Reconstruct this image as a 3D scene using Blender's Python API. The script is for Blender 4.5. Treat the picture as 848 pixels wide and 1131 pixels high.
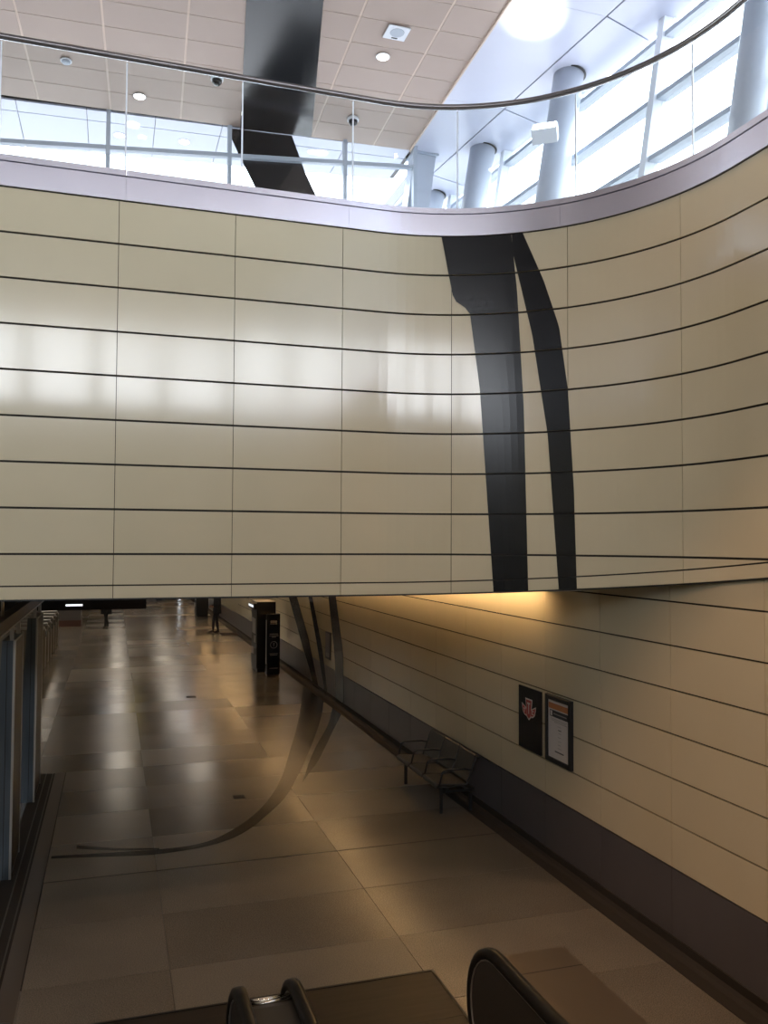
import bpy, bmesh, math, random
from math import sin, cos, pi, radians, atan2, sqrt
from mathutils import Vector, Matrix
random.seed(7)
for o in list(bpy.data.objects): bpy.data.objects.remove(o, do_unlink=True)
scene = bpy.context.scene
COL = scene.collection

# ------------------------------------------------------------------ camera
EYE = 3.83
yaw, pit, rol = radians(17.77), radians(2.09), 0.005
fw = Vector((sin(yaw)*cos(pit), cos(yaw)*cos(pit), sin(pit)))
rt = Vector((cos(yaw), -sin(yaw), 0)); up = rt.cross(fw)
r2 = rt*cos(rol) + up*sin(rol); u2 = up*cos(rol) - rt*sin(rol)
cam_d = bpy.data.cameras.new('camera'); cam = bpy.data.objects.new('camera', cam_d); COL.objects.link(cam)
m = Matrix((r2, u2, -fw)).transposed().to_4x4(); m.translation = Vector((0, 0, EYE)); cam.matrix_world = m
cam_d.sensor_fit = 'VERTICAL'; cam_d.sensor_height = 36.0; cam_d.lens = 930.0/1131.0*36.0
cam_d.clip_start = 0.05; cam_d.clip_end = 500
scene.camera = cam

# ------------------------------------------------------------------ sky, lights, exposure
world = bpy.data.worlds.new('overcast_sky'); scene.world = world; world.use_nodes = True
bg = world.node_tree.nodes['Background']; bg.inputs[0].default_value = (0.88, 0.93, 1.0, 1); bg.inputs[1].default_value = 8.0
vs = scene.view_settings
vs.view_transform = 'Standard'; vs.look = 'None'; vs.exposure = 0.40; vs.gamma = 1.0; vs.use_curve_mapping = False

def portal(name, size_x, size_y, mat):
    l = bpy.data.lights.new(name, 'AREA'); l.shape = 'RECTANGLE'; l.size = size_x; l.size_y = size_y
    l.cycles.is_portal = True
    o = bpy.data.objects.new(name, l); COL.objects.link(o); o.matrix_world = mat; return o
def look_mat(loc, d, upv=(0, 0, 1)):
    d = Vector(d).normalized(); z = -d; x = Vector(upv).cross(z).normalized(); y = z.cross(x)
    mm = Matrix((x, y, z)).transposed().to_4x4(); mm.translation = Vector(loc); return mm
# sky portals in the glazing openings (they give no light of their own)
portal('sky_portal', 19, 3.9, look_mat((-4, 15.4, 9.3), (0, -1, 0)))
portal('sky_portal', 32, 4.0, look_mat((7.9, 3, 9.3), (-1, 0, 0)))
portal('sky_portal', 21, 3.9, look_mat((-3, -12.9, 9.3), (0, 1, 0)))

# ------------------------------------------------------------------ materials
MATS = {}
def mat(name, col, rough=0.5, metal=0.0, spec=0.5, noise=0.0, nscale=8.0, bump=0.0, bscale=60.0, rnd=0.0, rrnd=0.0,
        emit=None, estr=0.0, coat=0.0, speckle=0.0, stretch=None, coatr=0.05):
    mt = bpy.data.materials.new(name); mt.use_nodes = True
    nt = mt.node_tree; b = nt.nodes['Principled BSDF']
    b.inputs['Base Color'].default_value = (*col, 1); b.inputs['Roughness'].default_value = rough
    b.inputs['Metallic'].default_value = metal; b.inputs['Specular IOR Level'].default_value = spec
    b.inputs['Coat Weight'].default_value = coat; b.inputs['Coat Roughness'].default_value = coatr
    N = nt.nodes.new; L = nt.links.new
    tc = N('ShaderNodeTexCoord'); geo = N('ShaderNodeNewGeometry')
    vec = geo.outputs['Position']
    if stretch:
        mp = N('ShaderNodeVectorMath'); mp.operation = 'MULTIPLY'; mp.inputs[1].default_value = stretch
        L(vec, mp.inputs[0]); vec = mp.outputs[0]
    def noise_val(scale, detail=4):
        n = N('ShaderNodeTexNoise'); n.inputs['Scale'].default_value = scale; n.inputs['Detail'].default_value = detail
        L(vec, n.inputs['Vector']); return n.outputs['Fac']
    val = None
    def add_mult(src, lo, hi, smin=0.0, smax=1.0):
        nonlocal val
        mr = N('ShaderNodeMapRange'); mr.inputs[1].default_value = smin; mr.inputs[2].default_value = smax
        mr.inputs[3].default_value = lo; mr.inputs[4].default_value = hi
        L(src, mr.inputs[0])
        if val is None: val = mr.outputs[0]
        else:
            mm = N('ShaderNodeMath'); mm.operation = 'MULTIPLY'; L(val, mm.inputs[0]); L(mr.outputs[0], mm.inputs[1]); val = mm.outputs[0]
    if noise: add_mult(noise_val(nscale), 1-noise, 1+noise, 0.3, 0.7)
    if speckle: add_mult(noise_val(110, 3), 1-speckle, 1+speckle, 0.35, 0.65)
    if rnd or rrnd:
        oi = N('ShaderNodeObjectInfo')
        if rnd: add_mult(oi.outputs['Random'], 1-rnd, 1+rnd)
        if rrnd:
            mr = N('ShaderNodeMapRange'); mr.inputs[3].default_value = rough-rrnd; mr.inputs[4].default_value = rough+rrnd
            L(oi.outputs['Random'], mr.inputs[0]); L(mr.outputs[0], b.inputs['Roughness'])
    if val is not None:
        mx = N('ShaderNodeVectorMath'); mx.operation = 'SCALE'; mx.inputs[0].default_value = col
        L(val, mx.inputs['Scale']); L(mx.outputs[0], b.inputs['Base Color'])
    if bump:
        bp = N('ShaderNodeBump'); bp.inputs['Strength'].default_value = bump; bp.inputs['Distance'].default_value = 0.01
        L(noise_val(bscale, 3), bp.inputs['Height']); L(bp.outputs[0], b.inputs['Normal'])
    if emit:
        b.inputs['Emission Color'].default_value = (*emit, 1); b.inputs['Emission Strength'].default_value = estr
    MATS[name] = mt; return mt
def glass_mat(name, tint, refl=0.08, rough=0.0):
    mt = bpy.data.materials.new(name); mt.use_nodes = True; nt = mt.node_tree; nt.nodes.clear()
    N = nt.nodes.new; L = nt.links.new
    out = N('ShaderNodeOutputMaterial'); mix = N('ShaderNodeMixShader'); tr = N('ShaderNodeBsdfTransparent'); gl = N('ShaderNodeBsdfGlossy')
    tr.inputs[0].default_value = (*tint, 1); gl.inputs['Roughness'].default_value = rough
    geo = N('ShaderNodeNewGeometry'); dt = N('ShaderNodeVectorMath'); dt.operation = 'DOT_PRODUCT'
    L(geo.outputs['Normal'], dt.inputs[0]); L(geo.outputs['Incoming'], dt.inputs[1])
    def M(op, a, b):
        n = N('ShaderNodeMath'); n.operation = op
        for i, q in enumerate((a, b)):
            if q is None: continue
            if isinstance(q, (int, float)): n.inputs[i].default_value = q
            else: L(q, n.inputs[i])
        return n.outputs[0]
    c5 = M('POWER', M('SUBTRACT', 1.0, M('ABSOLUTE', dt.outputs['Value'], None)), 5.0)
    mm = N('ShaderNodeMath'); mm.operation = 'ADD'; mm.inputs[1].default_value = refl; mm.use_clamp = True
    L(c5, mm.inputs[0]); L(mm.outputs[0], mix.inputs[0]); L(tr.outputs[0], mix.inputs[1]); L(gl.outputs[0], mix.inputs[2]); L(mix.outputs[0], out.inputs[0])
    MATS[name] = mt; return mt

mat('cream', (0.60, 0.53, 0.37), rough=0.12, spec=0.8, noise=0.025, nscale=1.2, bump=0.02, bscale=3.0, rnd=0.02, rrnd=0.03)
mat('cream_edge', (0.50, 0.44, 0.31), rough=0.5)
mat('groove', (0.02, 0.017, 0.013), rough=0.8)
mat('wainscot', (0.095, 0.088, 0.096), rough=0.30, noise=0.05, nscale=2.0, rnd=0.05)
mat('base_dark', (0.035, 0.03, 0.026), rough=0.7, spec=0.2)
mat('black_film', (0.008, 0.0085, 0.010), rough=0.20, spec=0.42, bump=0.02, bscale=3.0)
mat('floor_inlay', (0.010, 0.0085, 0.007), rough=0.25, spec=0.16)
mat('steel', (0.86, 0.84, 0.95), rough=0.26, metal=0.9, noise=0.05, nscale=2.0, bump=0.06, bscale=2.0)
mat('steel_dark', (0.10, 0.12, 0.14), rough=0.28, metal=0.7, noise=0.15, nscale=2.0, stretch=(6, 6, 0.6))
mat('steel_trim', (0.45, 0.44, 0.42), rough=0.35, metal=0.8)
mat('track_metal', (0.11, 0.10, 0.085), rough=0.5, metal=0.4)
mat('rail_dark', (0.26, 0.245, 0.25), rough=0.25, metal=0.7)
mat('tan_tile', (0.40, 0.31, 0.26), rough=0.55, noise=0.02, nscale=1.5, rnd=0.02)
mat('tan_seam', (0.60, 0.48, 0.40), rough=0.6)
mat('soffit_white', (0.53, 0.55, 0.65), rough=0.32, spec=0.5, noise=0.015, nscale=0.8)
mat('black', (0.012, 0.012, 0.013), rough=0.4)
mat('black_gloss', (0.010, 0.010, 0.011), rough=0.15)
mat('white_paint', (0.72, 0.75, 0.80), rough=0.35)
mat('column_paint', (0.47, 0.51, 0.58), rough=0.3, noise=0.02, nscale=1.0)
mat('frame_grey', (0.42, 0.47, 0.54), rough=0.4)
mat('frame_white', (0.75, 0.79, 0.84), rough=0.4)
mat('slab', (0.42, 0.40, 0.38), rough=0.45, noise=0.05, nscale=2)
mat('concrete', (0.30, 0.28, 0.25), rough=0.7, noise=0.08, nscale=1.5)
mat('dim_ceiling', (0.55, 0.51, 0.45), rough=0.6)
mat('terrazzo', (0.165, 0.145, 0.118), rough=0.25, spec=0.36, noise=0.10, nscale=0.9, speckle=0.32, rnd=0.12, rrnd=0.05, bump=0.012, bscale=2.2)
mat('terrazzo_joint', (0.05, 0.04, 0.03), rough=0.5)
mat('bronze_plate', (0.034, 0.027, 0.022), rough=0.42, metal=0.3, noise=0.2, nscale=3.0, stretch=(0.6, 8, 1))
mat('brown_cladding', (0.12, 0.095, 0.07), rough=0.35, metal=0.3)
mat('rubber', (0.009, 0.0085, 0.008), rough=0.35, spec=0.25)
mat('balustrade_panel', (0.050, 0.045, 0.040), rough=0.4, metal=0.3)
mat('chrome', (0.75, 0.72, 0.66), rough=0.16, metal=1.0)
mat('bench_seat', (0.060, 0.058, 0.053), rough=0.42, metal=0.3, bump=0.2, bscale=160)
mat('bench_frame', (0.008, 0.008, 0.008), rough=0.45)
mat('paper', (0.62, 0.58, 0.55), rough=0.6, noise=0.02, nscale=10)
mat('orange_ink', (0.48, 0.19, 0.075), rough=0.6)
mat('ink', (0.03, 0.03, 0.035), rough=0.6)
mat('ink_grey', (0.33, 0.31, 0.29), rough=0.6)
mat('logo_red', (0.36, 0.035, 0.03), rough=0.4)
mat('logo_white', (0.62, 0.58, 0.55), rough=0.4)
mat('kiosk_print', (0.30, 0.29, 0.28), rough=0.5)
mat('screen_lit', (0.5, 0.5, 0.5), rough=0.3, emit=(0.85, 0.92, 1.0), estr=0.9)
mat('sign_lit', (0.7, 0.7, 0.7), rough=0.3, emit=(0.9, 0.92, 1.0), estr=1.2)
mat('cove_lamp', (0.9, 0.8, 0.6), rough=0.5, emit=(1.0, 0.67, 0.36), estr=18.0)
mat('ceiling_lamp', (0.9, 0.85, 0.75), rough=0.5, emit=(1.0, 0.88, 0.72), estr=4.4)
mat('downlight_lens', (0.9, 0.9, 0.9), rough=0.4, emit=(1.0, 0.95, 0.86), estr=9.0)
mat('flood_lens', (0.9, 0.9, 0.9), rough=0.4, emit=(0.92, 0.96, 1.0), estr=10.0)
mat('box_blue', (0.1, 0.15, 0.3), rough=0.4, emit=(0.45, 0.55, 0.9), estr=1.6)
mat('box_yellow', (0.4, 0.35, 0.05), rough=0.4, emit=(1.0, 0.75, 0.15), estr=1.6)
mat('box_pink', (0.4, 0.2, 0.2), rough=0.4, emit=(1.0, 0.6, 0.55), estr=1.6)
mat('box_white', (0.5, 0.5, 0.5), rough=0.4, emit=(0.95, 0.95, 1.0), estr=1.8)
mat('cloth_black', (0.012, 0.012, 0.014), rough=0.85)
mat('cloth_navy', (0.018, 0.018, 0.024), rough=0.85)
mat('skin', (0.35, 0.20, 0.14), rough=0.6)
mat('hair', (0.015, 0.011, 0.009), rough=0.6)
mat('leather', (0.02, 0.015, 0.012), rough=0.45)
mat('mat_brown', (0.045, 0.025, 0.018), rough=0.9)
mat('gate_steel', (0.22, 0.20, 0.17), rough=0.35, metal=0.5)
mat('booth_grey', (0.11, 0.10, 0.10), rough=0.5)
mat('booth_base', (0.09, 0.04, 0.03), rough=0.5)
glass_mat('rail_glass', (0.91, 0.93, 0.93), 0.04)
glass_mat('dark_glass', (0.035, 0.038, 0.042), 0.04)
glass_mat('window_glass', (0.93, 0.95, 0.97), 0.04)

# ------------------------------------------------------------------ mesh helpers
def mesh(name, verts, faces, material, parent=None, smooth=False, loc=None):
    me = bpy.data.meshes.new(name); me.from_pydata([tuple(v) for v in verts], [], faces); me.update()
    if smooth: me.polygons.foreach_set('use_smooth', [True]*len(me.polygons))
    if material: me.materials.append(MATS[material] if isinstance(material, str) else material)
    o = bpy.data.objects.new(name, me); COL.objects.link(o)
    if parent is not None: o.parent = parent
    if loc is not None: o.location = loc
    return o
def bm_obj(name, bm, material, parent=None, smooth=False):
    bmesh.ops.recalc_face_normals(bm, faces=bm.faces[:])
    me = bpy.data.meshes.new(name); bm.to_mesh(me); bm.free()
    if smooth: me.polygons.foreach_set('use_smooth', [True]*len(me.polygons))
    me.materials.append(MATS[material]); o = bpy.data.objects.new(name, me); COL.objects.link(o)
    if parent is not None: o.parent = parent
    return o
BOXF = [(0, 3, 2, 1), (4, 5, 6, 7), (0, 1, 5, 4), (1, 2, 6, 5), (2, 3, 7, 6), (3, 0, 4, 7)]
def boxv(x0, x1, y0, y1, z0, z1):
    return [(x0, y0, z0), (x1, y0, z0), (x1, y1, z0), (x0, y1, z0), (x0, y0, z1), (x1, y0, z1), (x1, y1, z1), (x0, y1, z1)]
def box(name, x0, x1, y0, y1, z0, z1, material, parent=None):
    return mesh(name, boxv(x0, x1, y0, y1, z0, z1), BOXF, material, parent)
def boxes(name, lst, material, parent=None):
    v, f = [], []
    for b in lst:
        n = len(v); v += boxv(*b); f += [tuple(i+n for i in q) for q in BOXF]
    return mesh(name, v, f, material, parent)
def bevbox(name, x0, x1, y0, y1, z0, z1, material, parent=None, r=0.01, seg=2):
    bm = bmesh.new(); vs_ = [bm.verts.new(c) for c in boxv(x0, x1, y0, y1, z0, z1)]
    for q in BOXF: bm.faces.new([vs_[i] for i in q])
    bmesh.ops.bevel(bm, geom=bm.edges[:], offset=r, segments=seg, affect='EDGES', profile=0.5)
    return bm_obj(name, bm, material, parent)
def tube(name, pts, r, material, parent=None, seg=10, closed=False):
    pts = [Vector(p) for p in pts]; v, f = [], []
    n = len(pts)
    prev = None
    for i, p in enumerate(pts):
        a = pts[(i-1) % n] if (closed or i > 0) else p; b = pts[(i+1) % n] if (closed or i < n-1) else p
        t = (b-a).normalized()
        ref = prev if prev is not None else (Vector((0, 0, 1)) if abs(t.z) < 0.9 else Vector((1, 0, 0)))
        u = (ref - t*ref.dot(t)).normalized(); w = t.cross(u); prev = u
        rr = r[i] if isinstance(r, (list, tuple)) else r
        for k in range(seg):
            an = 2*pi*k/seg; v.append(p + u*cos(an)*rr + w*sin(an)*rr)
    for i in range(n if closed else n-1):
        j = (i+1) % n
        for k in range(seg):
            f.append((i*seg+k, i*seg+(k+1) % seg, j*seg+(k+1) % seg, j*seg+k))
    if not closed:
        f.append(tuple(range(seg-1, -1, -1))); f.append(tuple((n-1)*seg+k for k in range(seg)))
    return mesh(name, v, f, material, parent, smooth=True)
def prism(name, poly, z0, z1, material, parent=None, axis='z'):
    # poly in (a,b); extruded along axis
    n = len(poly)
    def P(a, b, c): return {'z': (a, b, c), 'x': (c, a, b), 'y': (a, c, b)}[axis]
    v = [P(a, b, z0) for a, b in poly] + [P(a, b, z1) for a, b in poly]
    bm = bmesh.new(); bv = [bm.verts.new(p) for p in v]
    bm.faces.new(bv[:n]); bm.faces.new(bv[n:])
    for i in range(n): j = (i+1) % n; bm.faces.new((bv[i], bv[j], bv[n+j], bv[n+i]))
    return bm_obj(name, bm, material, parent)
def lathe(name, prof, loc, material, parent=None, seg=24, smooth=True):
    v, f = [], []
    for (r, z) in prof:
        for k in range(seg):
            a = 2*pi*k/seg; v.append((loc[0]+r*cos(a), loc[1]+r*sin(a), loc[2]+z))
    for i in range(len(prof)-1):
        for k in range(seg):
            f.append((i*seg+k, i*seg+(k+1) % seg, (i+1)*seg+(k+1) % seg, (i+1)*seg+k))
    f.append(tuple(range(seg-1, -1, -1))); f.append(tuple((len(prof)-1)*seg+k for k in range(seg)))
    o = mesh(name, v, f, material, parent)
    if smooth: o.data.polygons.foreach_set('use_smooth', [len(p.vertices) == 4 for p in o.data.polygons])
    return o
def empty(name, loc=(0, 0, 0)):
    o = bpy.data.objects.new(name, None); COL.objects.link(o); o.empty_display_size = 0.2; return o
def tag(o, label, cat, group=None):
    o['label'] = label; o['category'] = cat
    if group: o['group'] = group
    return o
def struct(o, label=None, cat=None):
    o['kind'] = 'structure'
    if label: o['label'] = label
    if cat: o['category'] = cat
    return o

# ================================================================== STRUCTURE
# ---- curve of the atrium wall: straight at Y=8.37, rounded corner, straight along the right
CX, CY, RR = 2.60, 5.90, 2.47
S90 = CX + RR*pi/2
def pt(s, off=0.0):
    if s <= CX: return (s, CY+RR-off)
    if s <= S90:
        a = (s-CX)/RR; return (CX+(RR-off)*sin(a), CY+(RR-off)*cos(a))
    return (CX+RR-off, CY-(s-S90))
def zb(s): return 3.29 + 0.097*(8.37 - max(pt(s)[1], 4.3))
ROW = 0.4243; L0 = 3.71; ZFB, ZFT = 7.105, 7.365
JS = [-9+0.12+1.11*k for k in range(8)]
JS = [-8.88, -7.77, -6.66, -5.55, -4.44, -3.33, -2.22, -1.11, 0.0, 1.11, 2.22, 3.40, 4.62, 5.83, 7.05, 8.28, 9.50, 10.72, 11.95, 13.2, 14.4, 15.6, 16.8, 18.0, 19.2, 20.4, 21.4]
def samples(s0, s1):
    a = [s0]
    n = 1 if s1 <= CX or s0 >= S90 else 12
    return [s0+(s1-s0)*i/n for i in range(n+1)]
def curved(name, ss, zlo, zhi, off0, off1, material, parent):
    # solid following the wall curve; zlo/zhi functions of s; off1 is the face toward the atrium
    v, f = [], []
    for s in ss:
        a, b = pt(s, off0), pt(s, off1); lo, hi = zlo(s), zhi(s); hi = max(hi, lo)
        v += [(*a, lo), (*b, lo), (*b, hi), (*a, hi)]
    n = len(ss)
    for i in range(n-1):
        p, q = i*4, i*4+4
        for k in range(4): f.append((p+k, q+k, q+(k+1) % 4, p+(k+1) % 4))
    f.append((0, 1, 2, 3)); e = (n-1)*4; f.append((e+3, e+2, e+1, e))
    o = mesh(name, v, f, material, parent)
    return o
fine = [-9+0.5*i for i in range(23)] + [CX+(S90-CX)*i/40 for i in range(41)] + [S90+0.5*i for i in range(1, 31)]
wall_back = struct(curved('wall_back', fine, zb, lambda s: 7.30, -0.24, -0.018, 'groove', None))
for j in range(len(JS)-1):
    s0, s1 = JS[j]+0.003, JS[j+1]-0.003; ss = samples(s0, s1)
    curved('panel', ss, lambda s: zb(s)+0.004, lambda s: zb(s)+0.118, -0.018, 0.0, 'cream', wall_back)
    for r in range(-1, 8):
        lo, hi = L0+ROW*r+0.010, L0+ROW*(r+1)-0.010
        lof = lambda s, lo=lo: max(lo, zb(s)+0.132)
        if all(hi-lof(s) < 0.01 for s in ss): continue
        curved('panel', ss, lof, lambda s, hi=hi: hi, -0.018, 0.0, 'cream', wall_back)
# dark drip edge under the panels
trim_e = struct(curved('trim_1', fine, lambda s: zb(s)-0.012, lambda s: zb(s)+0.001, -0.20, 0.004, 'black', None))

# steel fascia, segment by segment
trim_f = struct(curved('trim_2', fine, lambda s: ZFB+0.004, lambda s: ZFT, -0.22, -0.03, 'groove', None))
FJ = [-8.9, -6.68, -4.46, -2.2, 0.06, 2.28, 4.55, 6.9, 9.2, 11.9, 14.3, 16.7, 19.1, 21.4]
for j in range(len(FJ)-1):
    ss = [FJ[j]+0.001+(FJ[j+1]-FJ[j]-0.002)*i/20 for i in range(21)]
    curved('fascia_panel', ss, lambda s: ZFB, lambda s: ZFT-0.035, -0.03, 0.018, 'steel', trim_f)
    curved('fascia_cap', ss, lambda s: ZFT-0.028, lambda s: ZFT+0.03, -0.10, 0.03, 'steel', trim_f)

# ---- right wall of the concourse
XW = 5.10
wall_right = struct(box('wall_right', XW+0.025, XW+0.25, -9, 62, 0, 3.9, 'groove'))
YJ = [5.66+1.232*k for k in range(-8, 26)]
for k in range(len(YJ)-1):
    y0, y1 = YJ[k]+0.003, YJ[k+1]-0.003
    for r in range(8):
        if YJ[k] > 24 and r > 3: z1 = None
        box('panel', XW, XW+0.025, y0, y1, 0.76+0.42*r+0.008, min(0.76+0.42*(r+1)-0.008, 3.9), 'cream', wall_right)
    box('wainscot_slab', XW-0.004, XW+0.025, y0, y1, 0.13, 0.75, 'wainscot', wall_right)
box('far_cladding', XW, XW+0.025, YJ[-1], 62, 0.76, 3.9, 'cream', wall_right)
box('far_wainscot', XW-0.004, XW+0.025, YJ[-1], 62, 0.13, 0.75, 'wainscot', wall_right)
bb = struct(box('baseboard_right', XW-0.02, XW+0.025, -9, 62, 0, 0.13, 'base_dark'))
prism('cove', [(XW-0.09, 0.0), (XW-0.02, 0.0), (XW-0.02, 0.05), (XW-0.045, 0.022)], -9, 62, 'base_dark', bb, axis='y')
box('border_strip', XW-0.22, XW-0.09, -9, 62, 0.0, 0.004, 'base_dark', bb)

# ---- floor: slabs of polished terrazzo laid in rows
floor = struct(box('floor', -9.2, 5.3, -9, 62, -0.15, -0.006, 'terrazzo_joint'))
def floor_slab(x0, x1, y0, y1):
    # every slab lies a hair out of level, as laid stone does
    a, b, c, d = (random.uniform(-0.0011, 0.0) for _ in range(4))
    v = boxv(x0+0.003, x1-0.003, y0+0.003, y1-0.003, -0.05, 0.0)
    v[4:] = [(p[0], p[1], q) for p, q in zip(v[4:], (a, b, c, b-a+c if -0.002 < b-a+c < 0 else d))]
    mesh('floor_slab', v, BOXF, 'terrazzo', floor)
XT = [-0.69, 0.54, 2.70, 4.88]
y = 10.28-1.19*10
k = 0
ys = []
while y < 61.5: ys.append(y); y += 1.19
for i in range(len(ys)-1):
    for j in range(3):
        floor_slab(-1.15 if (j == 0 and i >= 14) else XT[j], XT[j+1], ys[i], ys[i+1])
xl = [-8.9, -6.7, -4.5, -2.9, -1.15]
for i in range(8, len(ys)-1, 1):
    for j in range(4):
        if i < 40: floor_slab(xl[j], xl[j+1], ys[i], ys[i+1])
box('floor_field', -9, -0.69, -9, ys[8], -0.05, 0.0, 'terrazzo', floor)
box('floor_field', -9, -1.15, ys[40], 62, -0.05, 0.0, 'terrazzo', floor)
box('expansion_joint', -0.69, 4.88, 10.272, 10.288, -0.01, 0.0012, 'base_dark', floor)
# track strip by the screen on the left
kerb = struct(box('trim_3', -1.15, -0.69, -2, ys[14], -0.05, -0.001, 'base_dark'))
box('track_rail', -1.00, -0.985, -2, ys[14], -0.001, 0.008, 'track_metal', kerb)
box('track_rail', -0.90, -0.885, -2, ys[14], -0.001, 0.008, 'track_metal', kerb)
box('track_border', -0.86, -0.70, -2, ys[14], -0.001, 0.002, 'brown_cladding', kerb)

# ---- shell of the lower level
struct(box('wall_left', -9.2, -9.0, -9, 62, 0, 7.0, 'cream_edge'))
struct(box('wall_front', -9.2, 5.3, -9.2, -9.0, 0, 7.0, 'cream_edge'))
wall_end = struct(boxes('wall_end', [(-9.2, -0.4, 62, 62.2, 0, 3.5), (3.4, 4.53, 62, 62.2, 0, 3.5), (4.57, 5.3, 62, 62.2, 0, 3.5), (-0.4, 5.3, 62, 62.2, 2.6, 3.5)], 'concrete'))
window_4 = struct(box('window_4', -0.4, 3.4, 62.05, 62.12, 0, 0.06, 'frame_grey'))
box('mullion', 3.37, 3.43, 62.05, 62.12, 0.0, 2.6, 'frame_grey', window_4)
for k in range(4):
    box('pane', -0.4+0.95*k+.03, 0.55+0.95*k-.03, 62.08, 62.09, 0.06, 2.6, 'dark_glass', window_4); box('mullion', -0.4+0.95*k-.03, -0.4+0.95*k+.03, 62.05, 62.12, 0.06, 2.6, 'frame_grey', window_4)
wl = struct(box('wall_side', -8.98, -8.9, 10, 45, 0, 3.28, 'groove'))
for k in range(14):
    for r in range(4):
        box('panel', -8.9, -8.87, 10+2.4*k+0.005, 12.4+2.4*k-0.005, 0.01+0.82*r, 0.81+0.82*r, 'cream', wl)
# concourse ceiling with a light cove along the right wall
YC = YJ[11]       # the cove starts at a panel joint
ceil_c = struct(boxes('ceiling_concourse', [(-9.2, 4.62, 8.5, 62, 3.29, 3.34), (4.62, 5.3, 8.5, YC, 3.29, 3.34), (4.62, 5.3, YC, 62, 3.60, 3.66), (4.58, 4.62, YC, 62, 3.29, 3.66), (4.62, 5.3, YC-0.05, YC, 3.29, 3.66), (4.62, 4.73, YC, 62, 3.29, 3.31)], 'dim_ceiling'))
v, f = [], []
ss = [CX+(S90+1.5-CX)*i/24 for i in range(25)]
for s in ss:
    x_, y_ = pt(s, -0.02); v += [(x_, y_, zb(s)+0.02), (XW+0.1, y_, zb(s)+0.02)]
for i in range(24): f.append((2*i, 2*i+1, 2*i+3, 2*i+2))
struct(mesh('ceiling_corner', v, f, 'dim_ceiling'))
# upper floor slab around the atrium opening (reaches outside as the pavement)
slab = struct(boxes('floor_upper', [(-60, 60, 8.6, 90, 6.95, 7.28), (5.32, 60, -60, 8.6, 6.95, 7.28), (-60, 5.32, -60, -9.0, 6.95, 7.28), (-60, -9.0, -9.0, 8.6, 6.95, 7.28)], 'slab'))

# ---- tan tiled ceiling of the upper level, slightly turned to the hall
ceiling = struct(box('ceiling', -19, 0, -28.5, 0, 0.02, 0.35, 'tan_seam'))
ceiling.location = (5.17, 14.68, 11.18); ceiling.rotation_euler = (0, 0, radians(-2.2))
CXS = [0, -0.70, -1.86, -3.02, -4.18, -5.34, -6.49, -7.65, -8.8, -9.95]
for i in range(len(CXS)-1):
    for r in range(13):
        box('ceiling_tile', CXS[i+1]+0.016, CXS[i]-0.016, -(r+1)*0.61+0.007, -r*0.61-0.007, 0.015, 0.02, 'tan_tile', ceiling)
box('tile_field', -19, 0, -28.5, -13*0.61, 0.015, 0.02, 'tan_tile', ceiling)
box('tile_field', -19, -9.95, -13*0.61, 0, 0.015, 0.02, 'tan_tile', ceiling)
box('edge_trim', 0.0, 0.025, -28.5, 0, -0.015, 0.3, 'tan_seam', ceiling)

# ---- white soffit beyond it
XD = lambda y: 6.52-0.0906*(y-9.63)      # dark seam line
XG = lambda y: 7.42-0.080*(y-9.33)       # head of the leaning glazing
XE = lambda y: 5.20+0.038*(y-14.68)      # edge of the tan ceiling
def slab8(poly, z0, z1): return [(x, y_, z0) for x, y_ in poly]+[(x, y_, z1) for x, y_ in poly]
soffit = struct(mesh('ceiling_soffit', slab8([(XE(-13)-.3, -13), (XG(-13)+.12, -13), (XG(15)+.12, 15.05), (5.0, 15.05)], 11.30, 11.6)+slab8([(5.78, 15.05), (XG(15)+.12, 15.05), (XG(19)+.12, 19), (5.78, 19)], 11.30, 11.6), BOXF+[tuple(i+8 for i in q) for q in BOXF], 'black'))
sj = [-12.9, -9.2, -6.5, -3.7, -1.0, 1.8, 4.6, 7.3, 10.08, 12.83, 15.62, 18.6]
for a, b in zip(sj[:-1], sj[1:]):
    def quad(nm, xa0, xb0, xa1, xb1, y0, y1):
        v = [(xa0, y0, 11.24), (xb0, y0, 11.24), (xb1, y1, 11.24), (xa1, y1, 11.24), (xa0, y0, 11.30), (xb0, y0, 11.30), (xb1, y1, 11.30), (xa1, y1, 11.30)]
        mesh(nm, v, BOXF, 'soffit_white', soffit)
    g = 0.014
    t = 0.11   # outer cross joints are not square to the seam
    if a < 15: quad('soffit_panel', XE(a), XD(a)-g, XE(min(b, 15.05)), XD(min(b, 15.05))-g, a+0.003, min(b, 15.05)-0.003)
    if b > 15.05: quad('soffit_panel', 5.79, XD(max(a, 15.05))-g, 5.79, max(XD(b)-g, 5.80), max(a, 15.05)+0.003, b-0.003)
    d = lambda y, x: y + 0.33*(x-XD(y))
    v = []
    for z in (11.24, 11.30):
        v += [(XD(a)+g, a+g, z), (XG(a)+0.05, d(a, XG(a)+0.05)+g, z), (XG(b)+0.05, d(b, XG(b)+0.05)-g, z), (XD(b)+g, b-g, z)]
    mesh('soffit_panel', v, BOXF, 'soffit_white', soffit)

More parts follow.
